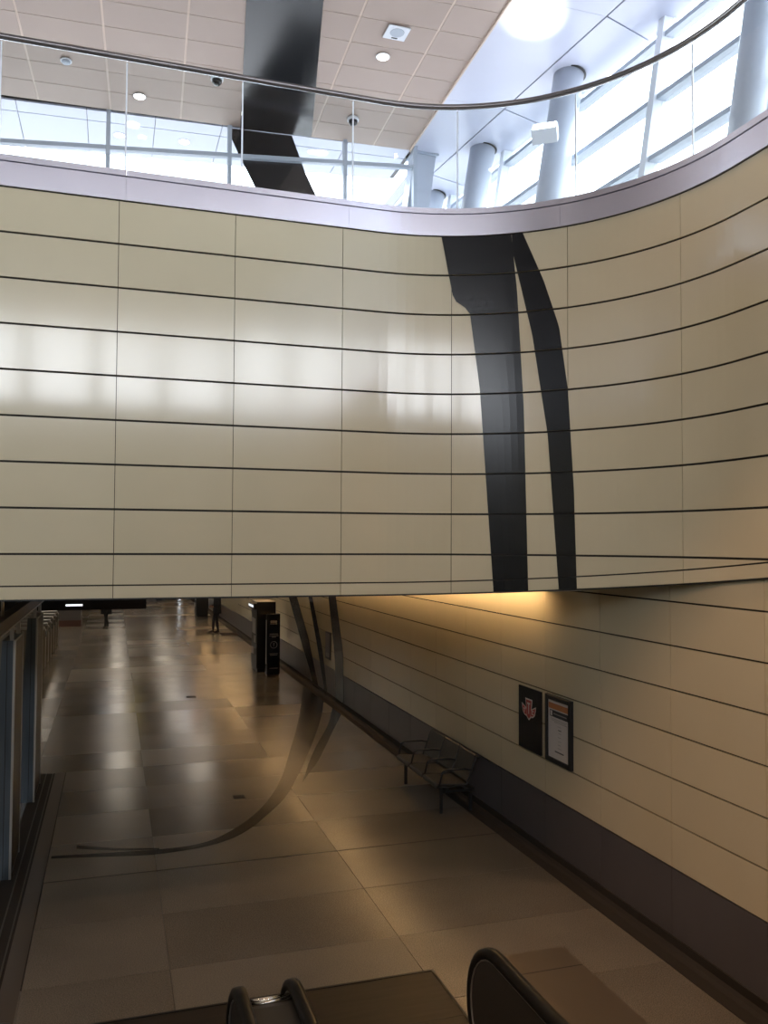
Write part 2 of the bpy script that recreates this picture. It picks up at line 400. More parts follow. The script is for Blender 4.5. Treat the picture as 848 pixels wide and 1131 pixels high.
# ---- far glazing with canopy behind
YF = lambda x: 14.93-0.058*x
window_1 = struct(mesh('window_1', [(-14, YF(-14), 7.28), (5.2, YF(5.2), 7.28), (5.2, YF(5.2)+.1, 7.28), (-14, YF(-14)+.1, 7.28), (-14, YF(-14), 7.36), (5.2, YF(5.2), 7.36), (5.2, YF(5.2)+.1, 7.36), (-14, YF(-14)+.1, 7.36)], BOXF, 'frame_grey'))
mx = [-14, -12.5, -10.4, -8.4, -6.35, -4.3, -2.25, -0.2, 1.84, 3.92, 5.25]
ZT = lambda x: 10.55+0.055*(x+0.2)
def beam(name, a, b, w, h, material, parent):   # box between two points, w across in plan, h in height
    a, b = Vector(a), Vector(b); d = (b-a); d2 = Vector((-d.y, d.x, 0)).normalized()*w/2
    z = Vector((0, 0, h/2))
    v = [a-d2-z, b-d2-z, b+d2-z, a+d2-z, a-d2+z, b-d2+z, b+d2+z, a+d2+z]
    return mesh(name, v, BOXF, material, parent)
for x in mx:
    box('mullion', x-0.035, x+0.035, YF(x)-0.06, YF(x)+0.06, 7.36, 11.3, 'frame_grey', window_1)
for a, b in zip(mx[:-1], mx[1:]):
    beam('transom', (a+.035, YF(a), ZT(a)), (b-.035, YF(b), ZT(b)), 0.10, 0.07, 'frame_grey', window_1)
    for lo, hi in ((lambda x: 7.36, lambda x: ZT(x)-.035), (lambda x: ZT(x)+.035, lambda x: 11.3)):
        xa, xb_ = a+.035, b-.035
        mesh('pane', [(xa, YF(xa)+.04, lo(xa)), (xb_, YF(xb_)+.04, lo(xb_)), (xb_, YF(xb_)+.05, lo(xb_)), (xa, YF(xa)+.05, lo(xa)),
                      (xa, YF(xa)+.04, hi(xa)), (xb_, YF(xb_)+.04, hi(xb_)), (xb_, YF(xb_)+.05, hi(xb_)), (xa, YF(xa)+.05, hi(xa))], BOXF, 'window_glass', window_1)
YK = lambda x: 16.67-0.12*x      # outer edge of the canopy
canopy = struct(mesh('ceiling_canopy', [(-14, YF(-14)+.05, 11.24), (5.3, YF(5.3)+.05, 11.24), (5.3, YK(5.3), 11.24), (-14, YK(-14), 11.24), (-14, YF(-14)+.05, 11.6), (5.3, YF(5.3)+.05, 11.6), (5.3, YK(5.3), 11.6), (-14, YK(-14), 11.6)], BOXF, 'black'))
kx = [-14]+[-1.69-1.15*i for i in range(9, -1, -1)]+[-0.56, 0.58, 1.72, 2.86, 4.0, 5.2]
for a, b in zip(kx[:-1], kx[1:]):
    for q in range(2):
        fa = lambda x, q=q: (YF(x)+.06, YF(x)+0.45)[q]+0.006
        fb = lambda x, q=q: (YF(x)+0.44, YK(x))[q]-0.006
        if fb(b) <= fa(b): continue
        v = []
        for z in (11.21, 11.25): v += [(a+.006, fa(a), z), (b-.006, fa(b), z), (b-.006, fb(b), z), (a+.006, fb(a), z)]
        mesh('canopy_panel', v, BOXF, 'soffit_white', canopy)

# ---- leaning glazing on the right
LEAN = 0.155
def G(y, z, off=0.0): return (XG(y)-(11.25-z)*LEAN-off, y, z)
gy = [-12.3, -10.1, -7.9, -5.7, -3.5, -1.3, 0.95, 3.2, 5.45, 7.66, 9.87, 12.05, 14.25, 16.45, 18.6]
window_2 = struct(mesh('window_2', [G(-12.4, 7.28, .1), G(-12.4, 7.28, -.1), G(18.7, 7.28, -.1), G(18.7, 7.28, .1), G(-12.4, 7.4, .1), G(-12.4, 7.4, -.1), G(18.7, 7.4, -.1), G(18.7, 7.4, .1)], BOXF, 'frame_white'))
def gbox(name, y0, y1, z0, z1, o0, o1, material):
    v = [G(y0, z0, o0), G(y0, z0, o1), G(y1, z0, o1), G(y1, z0, o0), G(y0, z1, o0), G(y0, z1, o1), G(y1, z1, o1), G(y1, z1, o0)]
    return mesh(name, v, BOXF, material, window_2)
tz = [8.25, 9.15, 10.05, 10.98]
for y_ in gy: gbox('mullion', y_-0.065, y_+0.065, 7.4, 11.3, 0.14, -0.06, 'frame_white')
for a, b in zip(gy[:-1], gy[1:]):
    zz = [7.4]+tz+[11.3]
    for z in tz: gbox('transom', a+.065, b-.065, z-0.04, z+0.04, 0.10, -0.10, 'frame_grey')
    for z0, z1 in zip(zz[:-1], zz[1:]):
        gbox('pane', a+.065, b-.065, z0+.04, z1-.04, 0.005, -0.005, 'window_glass')
# ---- glazing behind the viewer, and the closed left side
window_3 = struct(box('window_3', -14, 9, -13.0, -12.9, 7.28, 8.45, 'frame_grey'))
for k in range(11): box('mullion', -14+2.2*k, -13.7+2.2*k, -13.05, -12.85, 8.45, 11.3, 'frame_grey', window_3)
struct(box('wall_upper', -14.2, -14.0, -13, 16, 7.28, 11.4, 'white_paint'))
struct(box('roof', -19, 7.2, -14, 15.2, 11.6, 11.8, 'concrete'))

# ================================================================== OBJECTS
# ---- glass guardrail along the top of the curved wall
rail = tag(empty('glass_guardrail'), 'curved frameless glass guardrail with dark round handrail above the steel fascia', 'railing')
GJ = [-8.9, -7.7, -6.6, -5.5, -4.4, -3.3, -2.18, -1.07, 0.05, 1.17, 2.33, 3.46, 4.70, 5.95, 7.2, 8.5, 9.8, 11.0]
for a, b in zip(GJ[:-1], GJ[1:]):
    n = 10; ss = [a+0.008+(b-a-0.016)*i/n for i in range(n+1)]
    curved('glass_panel', ss, lambda s: ZFT+0.02, lambda s: 8.50, -0.045, -0.030, 'rail_glass', rail)
    curved('joint_strip', [b-0.007, b+0.007], lambda s: ZFT+0.03, lambda s: 8.48, -0.045, -0.03, 'frame_white', rail)
tube('handrail', [(*pt(s, -0.02), 8.52) for s in fine if s < 11.4], 0.030, 'rail_dark', rail, seg=12)

# ---- black stripes (plain bands of film) on the curved wall
def interp(tab, z):
    tab = sorted(tab)
    if z <= tab[0][0]: return tab[0][1]
    for (z0, s0), (z1, s1) in zip(tab[:-1], tab[1:]):
        if z <= z1: return s0+(s1-s0)*(z-z0)/(z1-z0)
    return tab[-1][1]
def wall_band(name, left, right, label):
    v, f = [], []
    rows = [(None, 'strip')] + [(r, 'row') for r in range(-1, 8)]
    for r, kd in rows:
        nz, ns = 6, 6; base = len(v)
        for i in range(nz+1):
            for j in range(ns+1):
                zt = L0+ROW*(r+1)-0.010 if kd == 'row' else None
                # bounds depend on s slightly (sloping bottom edge)
                zmid = (L0+ROW*(r+0.5)) if kd == 'row' else 3.45
                sl, sr = interp(left, zmid), interp(right, zmid)
                sm = sl+(sr-sl)*j/ns
                if kd == 'row':
                    lo = max(L0+ROW*r+0.010, zb(sm)+0.132); hi = zt
                else: lo, hi = zb(sm)+0.004, zb(sm)+0.118
                z = lo+(hi-lo)*i/nz
                sl, sr = interp(left, z), interp(right, z)
                v.append((*pt(sl+(sr-sl)*j/ns, 0.003), z))
        for i in range(nz):
            for j in range(ns):
                q = base+i*(ns+1)+j; f.append((q, q+1, q+ns+2, q+ns+1))
    o = mesh(name, v, f, 'black_film'); md = o.modifiers.new('thickness', 'SOLIDIFY'); md.thickness = 0.002; md.offset = 0
    return tag(o, label, 'wall stripe')
wall_band('black_wall_stripe', [(7.1, 3.29), (6.42, 3.42), (6.30, 3.59), (5.46, 3.70), (3.3, 3.845)], [(7.1, 4.03), (6.5, 4.09), (5.25, 4.16), (3.3, 4.205)], 'wide plain black stripe down the cream curved wall panels, beside a narrower one')
wall_band('black_wall_stripe', [(7.1, 4.035), (6.9, 4.045), (6.01, 4.25), (4.95, 4.41), (3.3, 4.525)], [(7.1, 4.15), (6.57, 4.37), (6.07, 4.53), (5.41, 4.62), (4.39, 4.68), (3.3, 4.71)], 'narrow plain black stripe down the cream curved wall panels, curving beside the wide one')

# black stripe over the tan ceiling, and on over the far glazing
cb = prism('black_ceiling_stripe', [(1.62, 6.6), (1.60, 11.25), (2.03, 14.84), (3.30, 14.72), (2.60, 10.93), (2.42, 6.6)], 11.186, 11.192, 'black_film')
tag(cb, 'broad black stripe running across the tan tiled ceiling', 'ceiling stripe')
gpoly = [(1.80, 11.2), (2.96, 11.2), (3.2, 10.57), (3.42, 10.13), (4.05, 8.9), (2.95, 8.9), (2.34, 10.12), (2.02, 10.72)]
v = [(x, YF(x)+0.062, z) for x, z in gpoly]+[(x, YF(x)+0.066, z) for x, z in gpoly]
n = len(gpoly)
go = mesh('black_window_stripe', v, [tuple(range(n)), tuple(range(2*n-1, n-1, -1))]+[(i, (i+1) % n, n+(i+1) % n, n+i) for i in range(n)], 'black_film')
tag(go, 'black slanting stripe on the far window glazing below the ceiling', 'window stripe')

# stripes low down on the right wall
def strip_x(name, left, right, label):   # (y,z) tables on the wall plane
    zs = [0.02+3.24*i/16 for i in range(17)]
    v, f = [], []
    for z in zs:
        a = interp([(p[1], p[0]) for p in left], z); b = interp([(p[1], p[0]) for p in right], z)
        x = XW-0.008 if z > 0.13 else XW-0.023
        v += [(x, a, z), (x, b, z)]
    for i in range(16): f.append((2*i, 2*i+1, 2*i+3, 2*i+2))
    o = mesh(name, v, f, 'black_film'); md = o.modifiers.new('thickness', 'SOLIDIFY'); md.thickness = 0.003; md.offset = 0
    return tag(o, label, 'wall stripe')
strip_x('black_wall_stripe', [(27.4, 3.3), (25.35, 2.18), (23.48, 1.02), (22.31, 0.35), (21.9, 0)], [(25.9, 3.3), (24.15, 2.25), (22.56, 1.22), (21.56, 0.27), (21.2, 0)], 'black slanting stripe low on the right wall just past the black kiosk')
strip_x('black_wall_stripe', [(23.6, 3.3), (22.61, 2.35), (21.49, 1.1), (20.77, 0.17), (20.65, 0)], [(23.0, 3.3), (22.17, 2.37), (20.99, 1.16), (20.4, 0.09), (20.35, 0)], 'thin black stripe low on the right wall between two wider ones')
strip_x('black_wall_stripe', [(20.9, 3.3), (20.37, 2.49), (19.7, 1.1), (19.55, 0.1), (19.55, 0)], [(20.05, 3.3), (19.65, 2.53), (18.95, 1.3), (18.84, 0.07), (18.84, 0)], 'upright black stripe low on the right wall between small frame and bench')

# sweeping inlay on the floor
def ribbon(name, a, b, z, material, label):
    v, f = [], []
    for p, q in zip(a, b): v += [(*p, z), (*q, z), (*p, z-0.004), (*q, z-0.004)]
    for i in range(len(a)-1):
        p, q = 4*i, 4*i+4
        f += [(p, p+1, q+1, q), (p+2, q+2, q+3, p+3), (p, q, q+2, p+2), (p+1, p+3, q+3, q+1)]
    f += [(0, 2, 3, 1), (4*len(a)-4, 4*len(a)-3, 4*len(a)-1, 4*len(a)-2)]
    return tag(mesh(name, v, f, material), label, 'floor inlay')
def smooth_curve(pts, n=6):
    P = [Vector((p[0], p[1], 0)) for p in pts]; out = []
    for i in range(len(P)-1):
        p0 = P[i-1] if i else P[0]*2-P[1]; p3 = P[i+2] if i+2 < len(P) else P[-1]*2-P[-2]
        for k in range(n):
            t = k/n; a = P[i]; b = P[i+1]
            q = 0.5*((2*a)+(b-p0)*t+(2*p0-5*a+4*b-p3)*t*t+(3*a-p0-3*b+p3)*t**3); out.append((q.x, q.y))
    out.append((P[-1].x, P[-1].y)); return out
oa = smooth_curve([(4.9, 22.3), (4.36, 20.03), (3.74, 17.58), (3.13, 15.35), (2.64, 13.64), (2.22, 12.52), (1.84, 11.80), (1.46, 11.30), (1.15, 11.05), (0.75, 10.97), (0.11, 11.02), (-0.66, 11.12)])
ob = smooth_curve([(5.0, 20.4), (4.45, 18.34), (3.69, 15.92), (2.97, 13.82), (2.52, 12.66), (2.11, 11.9), (1.73, 11.32), (1.38, 11.01), (0.97, 10.86), (0.48, 10.82), (-0.1, 10.93), (-0.66, 11.04)])
ribbon('floor_inlay', oa, ob, 0.0015, 'floor_inlay', 'long dark inlaid band sweeping in a curve over the floor to the left track')
ribbon('floor_inlay', smooth_curve([(5.0, 19.45), (4.36, 17.4), (3.74, 15.75), (3.38, 14.74), (2.95, 13.40)]), smooth_curve([(5.0, 18.6), (4.34, 16.86), (3.55, 14.75), (3.2, 13.95), (2.93, 13.34)]), 0.0012, 'floor_inlay', 'short pointed dark inlaid band on the floor beside the long one')
ribbon('floor_inlay', smooth_curve([(0.6, 11.02), (0.1, 11.17), (-0.38, 11.42)]), smooth_curve([(0.6, 10.98), (0.1, 11.09), (-0.38, 11.30)]), 0.0010, 'floor_inlay', 'thin dark inlaid tail on the floor splitting off the long band')

# floor boxes
def floor_box(x, y_, w, d, label):
    e = tag(empty('floor_box'), label, 'floor box', 'floor boxes')
    box('lid', x-w/2, x+w/2, y_-d/2, y_+d/2, 0.0, 0.006, 'base_dark', e)
    box('rim', x-w/2-.012, x+w/2+.012, y_-d/2-.012, y_-d/2, 0, .004, 'bronze_plate', e); box('rim', x-w/2-.012, x+w/2+.012, y_+d/2, y_+d/2+.012, 0, .004, 'bronze_plate', e)
floor_box(1.85, 12.85, 0.16, 0.16, 'small dark floor box inside the curve of the inlaid band')
floor_box(1.88, 21.4, 0.22, 0.2, 'small dark floor box out in the middle of the concourse, level with the kiosk')

# ---- light cove along the right wall
cove = tag(box('cove_lamp', 4.63, 4.68, YC+0.02, 60, 3.38, 3.48, 'cove_lamp'), 'warm strip lamp hidden in the ceiling cove along the right wall', 'lamp')
cv = tag(box('cove_lamp', -2.9, -2.5, 36, 42, 3.262, 3.285, 'ceiling_lamp'), 'warm ceiling panel lamp over the fare gates', 'lamp')
LB = ['', 'over the kiosks', 'over the fare gates', 'over the two people', 'before the far ticket machine', 'by the end glazing']
for nlb, (x, y_) in enumerate([(q, 20.5+6.5*w) for w in range(1, 6) for q in (0.3, 2.7)] + [(-5, 16), (-5, 24), (-5, 32)]):  # unseen ceiling panels, added to brighten the concourse floor
    lb = (LB[nlb//2+1]+(', on the left side', ', on the right side')[nlb % 2]) if nlb < 10 else ('by the steel pylons', 'between pylons and fare gates', 'behind the fare gates')[nlb-10]
    e = tag(empty('added_ceiling_light'), 'added warm light panel on concourse ceiling '+lb, 'ceiling light', 'added light panels on the concourse ceiling')
    box('frame', x-0.36, x+0.36, y_-1.16, y_+1.16, 3.27, 3.29, 'steel_trim', e)
    box('diffuser', x-0.3, x+0.3, y_-1.1, y_+1.1, 3.262, 3.27, 'ceiling_lamp', e)

# ---- hanging signs above the concourse
def hanging_sign(x0, x1, y_, z0, z1, label, faces=()):
    e = tag(empty('hanging_sign'), label, 'sign', 'hanging signs')
    box('sign_box', x0, x1, y_, y_+0.16, z0, z1, 'black', e)
    for xr in (x0+(x1-x0)*0.12, x0+(x1-x0)*0.88):
        tube('hanger', [(xr, y_+0.08, z1), (xr, y_+0.08, 3.29)], 0.015, 'steel_trim', e, seg=8)
    for (a, b, za, zb_, mt) in faces:
        box('lit_panel', a, b, y_-0.008, y_, za, zb_, mt, e)
hanging_sign(-2.6, 0.56, 15.32, 2.655, 2.95, 'long black hanging sign box with one lit white strip, over the left gates', [(-0.76, -0.49, 2.725, 2.755, 'sign_lit')])
hanging_sign(-0.5, 1.2, 33.5, 2.75, 3.1, 'black hanging sign with white, blue and yellow lit panels far down the concourse', [(-0.4, -0.12, 2.78, 3.07, 'box_white'), (-0.02, 0.35, 2.78, 3.07, 'box_blue'), (0.6, 1.0, 2.78, 3.07, 'box_yellow')])
hanging_sign(2.0, 4.0, 33.5, 2.75, 3.1, 'black hanging sign with white, blue and pink lit panels far down the concourse', [(2.1, 2.4, 2.78, 3.07, 'box_white'), (2.55, 2.9, 2.78, 3.07, 'box_blue'), (3.0, 3.3, 2.78, 3.07, 'box_pink'), (3.45, 3.65, 2.78, 3.07, 'box_white')])

# ---- steel screen on the left
def pylon(y0, y1, label):
    e = tag(empty('steel_pylon'), label, 'pylon', 'steel pylons of the left screen')
    x1 = -1.06
    v = [(x1-0.26, y0, 0), (x1, y0, 0), (x1, y1, 0), (x1-0.26, y1, 0), (x1-0.13, y0, 2.69), (x1, y0, 2.69), (x1, y1, 2.69), (x1-0.13, y1, 2.69)]
    mesh('body', v, BOXF, 'steel_dark', e)
    box('edge_trim', x1-0.012, x1+0.012, y0-0.012, y0+0.03, 0, 2.7, 'steel_trim', e)
    box('edge_trim', x1-0.012, x1+0.012, y1-0.03, y1+0.012, 0, 2.7, 'steel_trim', e)
    box('recess_panel', x1, x1+0.006, y0+0.05, y1-0.05, 0.05, 2.66, 'black', e)
    box('seam', x1-0.08, x1-0.072, y0-0.004, y0, 0.02, 2.68, 'black', e)
    for yy in (y0+0.1, y1-0.1):
        box('head_bracket', x1-0.06, x1-0.02, yy-0.04, yy+0.04, 2.69, 2.90, 'steel_trim', e)
pylon(10.50, 11.40, 'tall steel pylon of the left screen standing before its twin under the black header')
pylon(13.47, 14.49, 'tall steel pylon of the left screen at the end next to the hanging sign')
hd = tag(empty('header_beam'), 'long black header beam running over the steel pylons', 'beam')
box('beam', -1.14, -1.02, 4, 15.3, 2.90, 3.04, 'black', hd)
box('trim_line', -1.02, -1.012, 4, 15.3, 2.90, 2.915, 'steel_trim', hd)
for yy in (6, 9.5, 15.0): tube('hanger', [(-1.08, yy, 3.04), (-1.08, yy, 3.6 if yy < 8 else 3.29)], 0.015, 'steel_trim', hd, seg=8)

# fare gates
for i in range(6):
    y_ = 27.4+1.22*i
    e = tag(empty('fare_gate'), 'slim grey fare gate cabinet, %s of six counted from the steel pylons' % ('first', 'second', 'third', 'fourth', 'fifth', 'sixth')[i], 'fare gate', 'fare gates along the left')
    bevbox('cabinet', -3.6, -1.9, y_-0.12, y_+0.12, 0.0, 1.18, 'gate_steel', e, r=0.03)
    bevbox('top_cap', -3.5, -1.94, y_-0.10, y_+0.10, 1.18, 1.25, 'steel_trim', e, r=0.02)
    box('reader', -1.9, -1.885, y_-0.07, y_+0.07, 0.95, 1.12, 'black_gloss', e)
booth = tag(empty('booth'), 'dark grey booth with a reddish base behind the fare gates', 'booth')
box('body', -2.4, -1.36, 40.4, 42.0, 0.28, 3.0, 'booth_grey', booth); box('base', -2.42, -1.34, 40.38, 42.02, 0, 0.28, 'booth_base', booth)
box('counter', -2.45, -1.31, 40.3, 40.4, 1.05, 1.1, 'steel_trim', booth)

# ---- bench: three perforated steel seats
bench = tag(empty('bench'), 'three-seat grey metal bench with black armrests against the right wall', 'bench')
BY0, BY1 = 11.16, 12.94
pit_ = (BY1-BY0)/3
def seat_profile(): return [(4.385, 0.385), (4.375, 0.41), (4.40, 0.435), (4.50, 0.432), (4.70, 0.415), (4.82, 0.415)]
def back_profile(): return [(4.84, 0.45), (4.875, 0.52), (4.93, 0.68), (4.965, 0.80), (4.985, 0.815)]
def sheet(name, prof, y0, y1, th, material, parent):
    v, f = [], []; n = len(prof)
    for y_ in (y0, y1):
        for (x, z) in prof: v.append((x, y_, z))
        for (x, z) in prof: v.append((x, y_, z-th))
    for i in range(n-1):
        f += [(i, i+1, 2*n+i+1, 2*n+i), (n+i, 3*n+i, 3*n+i+1, n+i+1), (i, n+i, n+i+1, i+1), (2*n+i, 2*n+i+1, 3*n+i+1, 3*n+i)]
    f += [(0, 2*n, 3*n, n), (n-1, 2*n-1, 4*n-1, 3*n-1)]
    return mesh(name, v, f, material, parent, smooth=False)
for k in range(3):
    a, b = BY0+k*pit_+0.025, BY0+(k+1)*pit_-0.025
    sheet('seat', seat_profile(), a, b, 0.018, 'bench_seat', bench)
    sheet('backrest', back_profile(), a, b, 0.02, 'bench_seat', bench)
for k in range(4):
    yy = BY0+k*pit_
    tube('armrest', [(4.90, yy, 0.60), (4.80, yy, 0.625), (4.52, yy, 0.63), (4.46, yy, 0.60), (4.41, yy, 0.40)], 0.014, 'bench_frame', bench, seg=8)
    tube('seat_bracket', [(4.41, yy, 0.395), (4.62, yy, 0.385), (4.83, yy, 0.40), (4.95, yy, 0.72), (4.985, yy, 0.79)], 0.013, 'bench_frame', bench, seg=8)
box('beam', 4.50, 4.56, BY0-0.02, BY1+0.02, 0.31, 0.37, 'bench_frame', bench)
box('beam', 4.90, 4.94, BY0-0.02, BY1+0.02, 0.31, 0.36, 'bench_frame', bench)
tube('back_rail', [(5.0, BY0-0.03, 0.775), (5.0, BY1+0.03, 0.775)], 0.018, 'bench_frame', bench, seg=8)
for yy in (BY0+0.1, BY1-0.16):
    for xx in (4.48, 4.93):
        box('leg', xx-0.02, xx+0.02, yy-0.02, yy+0.02, 0, 0.34, 'bench_frame', bench)
    box('cross_bar', 4.48, 4.93, yy-0.015, yy+0.015, 0.28, 0.31, 'bench_frame', bench)

# ---- posters on the right wall
pb = tag(empty('emblem_panel'), 'black wall panel with a small red winged emblem beside the framed notice', 'sign')
box('board', XW-0.022, XW, 9.43, 10.03, 1.20, 1.985, 'black_gloss', pb)
def on_wall(poly, yc, zc, sc, dx):  # poly (u,v): u to the right as seen (towards -Y)
    return [(XW-dx, yc-u*sc, zc+v*sc) for u, v in poly]
def flat(name, polys, yc, zc, sc, dx, material, parent):
    v, f = [], []
    for p in polys:
        n0 = len(v); n = len(p); v += on_wall(p, yc, zc, sc, dx)+on_wall(p, yc, zc, sc, dx+0.0015)
        f += [tuple(range(n0, n0+n)), tuple(range(n0+2*n-1, n0+n-1, -1))]+[(n0+i, n0+(i+1) % n, n0+n+(i+1) % n, n0+n+i) for i in range(n)]
    return mesh(name, v, f, material, parent)
wing = [(-1.0, 0.36), (-0.97, 0.10), (-0.84, -0.24), (-0.58, -0.42), (-0.30, -0.46), (-0.2, -0.55), (0, -0.68), (0.2, -0.55), (0.30, -0.46), (0.58, -0.42), (0.84, -0.24), (0.97, 0.10), (1.0, 0.36), (0.38, 0.12), (0.50, 0.75), (-0.50, 0.75), (-0.38, 0.12)]
ec = (9.745, 1.705)
em = flat('emblem', [wing], ec[0], ec[1], 0.19, 0.0225, 'logo_white', pb)
red = [[(-0.91, 0.24), (-0.88, 0.06), (-0.76, -0.18), (-0.55, -0.33), (-0.29, -0.37), (-0.33, 0.02)], [(0.91, 0.24), (0.88, 0.06), (0.76, -0.18), (0.55, -0.33), (0.29, -0.37), (0.33, 0.02)],
       [(-0.40, 0.66), (0.40, 0.66), (0.22, -0.42), (0.0, -0.57), (-0.22, -0.42)]]
flat('emblem_field', red, ec[0], ec[1], 0.19, 0.0242, 'logo_red', em)
def letter_T(u, v, w, h, t): return [[(u-w/2, v+h/2), (u+w/2, v+h/2), (u+w/2, v+h/2-t), (u-w/2, v+h/2-t)], [(u-t/2, v+h/2-t), (u+t/2, v+h/2-t), (u+t/2, v-h/2), (u-t/2, v-h/2)]]
def letter_C(u, v, w, h, t): return [[(u-w/2, v+h/2), (u-w/2+t, v+h/2), (u-w/2+t, v-h/2), (u-w/2, v-h/2)], [(u-w/2+t, v+h/2), (u+w/2, v+h/2), (u+w/2, v+h/2-t), (u-w/2+t, v+h/2-t)], [(u-w/2+t, v-h/2+t), (u+w/2, v-h/2+t), (u+w/2, v-h/2), (u-w/2+t, v-h/2)]]
for ltr in (letter_T(-0.58, -0.08, 0.30, 0.28, 0.08), letter_T(0.0, 0.12, 0.40, 0.75, 0.11), letter_C(0.58, -0.08, 0.28, 0.28, 0.08)):
    flat('emblem_letter', ltr, ec[0], ec[1], 0.19, 0.0258, 'logo_white', em)

fn = tag(empty('framed_notice'), 'black framed white notice with orange header beside the emblem panel', 'notice')
FY0, FY1, FZ0, FZ1 = 8.69, 9.295, 1.20, 2.0
fr = box('back_board', XW-0.02, XW, FY0, FY1, FZ0, FZ1, 'black', fn)
for b in ((FY0, FY0+0.055, FZ0, FZ1), (FY1-0.055, FY1, FZ0, FZ1), (FY0+.055, FY1-.055, FZ0, FZ0+0.055), (FY0+.055, FY1-.055, FZ1-0.055, FZ1)):
    bevbox('frame_bar', XW-0.042, XW-0.018, *b, 'black', fn, r=0.004, seg=1)
def pr(name, u0, u1, v0, v1, m_, parent, dx):   # 0..1 over the sheet, v from the top
    w, h = FY1-FY0-0.11, FZ1-FZ0-0.11
    return box(name, XW-dx-0.001, XW-dx, FY1-0.055-u1*w, FY1-0.055-u0*w, FZ1-0.055-v1*h, FZ1-0.055-v0*h, m_, parent)
sh = pr('sheet', 0, 1, 0, 1, 'paper', fn, 0.0205)
pr('header_band', 0.02, 0.98, 0.055, 0.155, 'orange_ink', sh, 0.0218)
pr('title_bar', 0.08, 0.95, 0.175, 0.29, 'ink', sh, 0.0218)
pr('title_mark', 0.11, 0.2, 0.19, 0.275, 'logo_white', sh, 0.0230)
pr('title_line', 0.26, 0.88, 0.225, 0.24, 'ink_grey', sh, 0.0230)
for i, (a, b, c) in enumerate([(0.12, 0.9, 0.32), (0.15, 0.85, 0.345), (0.3, 0.9, 0.37), (0.45, 0.62, 0.43), (0.5, 0.62, 0.54), (0.47, 0.6, 0.61), (0.48, 0.62, 0.68), (0.46, 0.6, 0.74), (0.45, 0.62, 0.80)]):
    pr('text_line', a, b, c, c+0.009, 'ink_grey', sh, 0.0218)
pr('text_line', 0.48, 0.62, 0.485, 0.50, 'ink', sh, 0.0218); pr('text_line', 0.32, 0.74, 0.865, 0.885, 'ink', sh, 0.0218)

sf = tag(empty('wall_frame'), 'small dark frame on the far right wall between two black stripes', 'notice')
box('board', XW-0.02, XW-0.0, 20.10, 20.60, 0.95, 1.62, 'black', sf); box('sheet', XW-0.024, XW-0.02, 20.14, 20.56, 1.02, 1.58, 'wainscot', sf); box('label', XW-0.026, XW-0.024, 20.2, 20.5, 1.0, 1.1, 'ink_grey', sf)

# ---- black kiosks by the right wall
kp = tag(empty('information_pillar'), 'flat black information pillar with faint white print and ring symbol', 'kiosk')
bevbox('body', 4.20, 4.58, 23.98, 24.22, 0.06, 1.78, 'black_gloss', kp, r=0.012)
box('plinth', 4.22, 4.56, 24.0, 24.2, 0, 0.06, 'black', kp)
def kpr(u0, u1, z0, z1, nm='print_line'): return box(nm, u0, u1, 23.976, 23.98, z0, z1, 'kiosk_print', kp)
for i in range(3): lathe('print_dot', [(0.036, 0), (0.036, 0.004)], (0, 0, 0), 'kiosk_print', kp, seg=12).matrix_world = Matrix.Translation((4.33+0.06*i, 23.981, 1.56)) @ Matrix.Rotation(radians(90), 4, 'X')
kpr(4.29, 4.49, 1.49, 1.505); kpr(4.28, 4.52, 1.20, 1.215); kpr(4.27, 4.53, 1.15, 1.165); kpr(4.34, 4.46, 1.11, 1.125)
kpr(4.28, 4.52, 0.64, 0.655); kpr(4.29, 4.50, 0.60, 0.615); kpr(4.28, 4.52, 0.23, 0.24)
tube('ring_symbol', [(4.40+0.095*cos(a*pi/12), 23.978, 0.90+0.095*sin(a*pi/12)) for a in range(24)], 0.006, 'kiosk_print', kp, seg=6, closed=True)
kpr(4.375, 4.425, 0.925, 0.94, 'ring_mark'); kpr(4.394, 4.406, 0.85, 0.925, 'ring_mark')
box('side_light', 4.193, 4.2, 24.04, 24.12, 0.35, 1.6, 'steel_trim', kp)
def machine(x0, x1, y0, y1, h, label):
    e = tag(empty('ticket_machine'), label, 'ticket machine', 'black ticket machines')
    bevbox('body', x0, x1, y0, y1, 0.1, h, 'black', e, r=0.015)
    box('plinth', x0+.03, x1-.02, y0+.03, y1-.03, 0, 0.1, 'black', e)
    bevbox('hood', x0-0.10, x0+.02, y0+0.02, y1-0.02, h-0.22, h-0.05, 'black', e, r=0.01)
    box('hood_light', x0-0.105, x0-0.10, y0+0.06, y1-0.06, h-0.16, h-0.10, 'screen_lit', e)
    box('screen', x0-0.01, x0, y0+0.2, y1-0.2, 1.1, 1.55, 'steel_trim', e)
    box('keypad', x0-0.03, x0, y0+0.1, y0+0.35, 0.85, 1.05, 'steel_trim', e)
    box('tray', x0-0.04, x0, y0+0.25, y1-0.25, 0.5, 0.68, 'steel_trim', e)
machine(4.06, 4.62, 24.9, 25.9, 2.06, 'black ticket machine with lit hood just behind the information pillar')
machine(4.06, 4.68, 44.0, 45.0, 2.06, 'black ticket machine far down the concourse beyond the standing person')
fm = tag(empty('floor_mat'), 'dark brown floor mat by the right wall near the standing person', 'mat')
bevbox('pile', 4.27, 4.98, 34.9, 35.9, 0, 0.02, 'mat_brown', fm, r=0.006, seg=1); box('border', 4.24, 4.27, 34.87, 35.93, 0, 0.012, 'rubber', fm); box('border', 4.98, 5.0, 34.87, 35.93, 0, 0.012, 'rubber', fm)

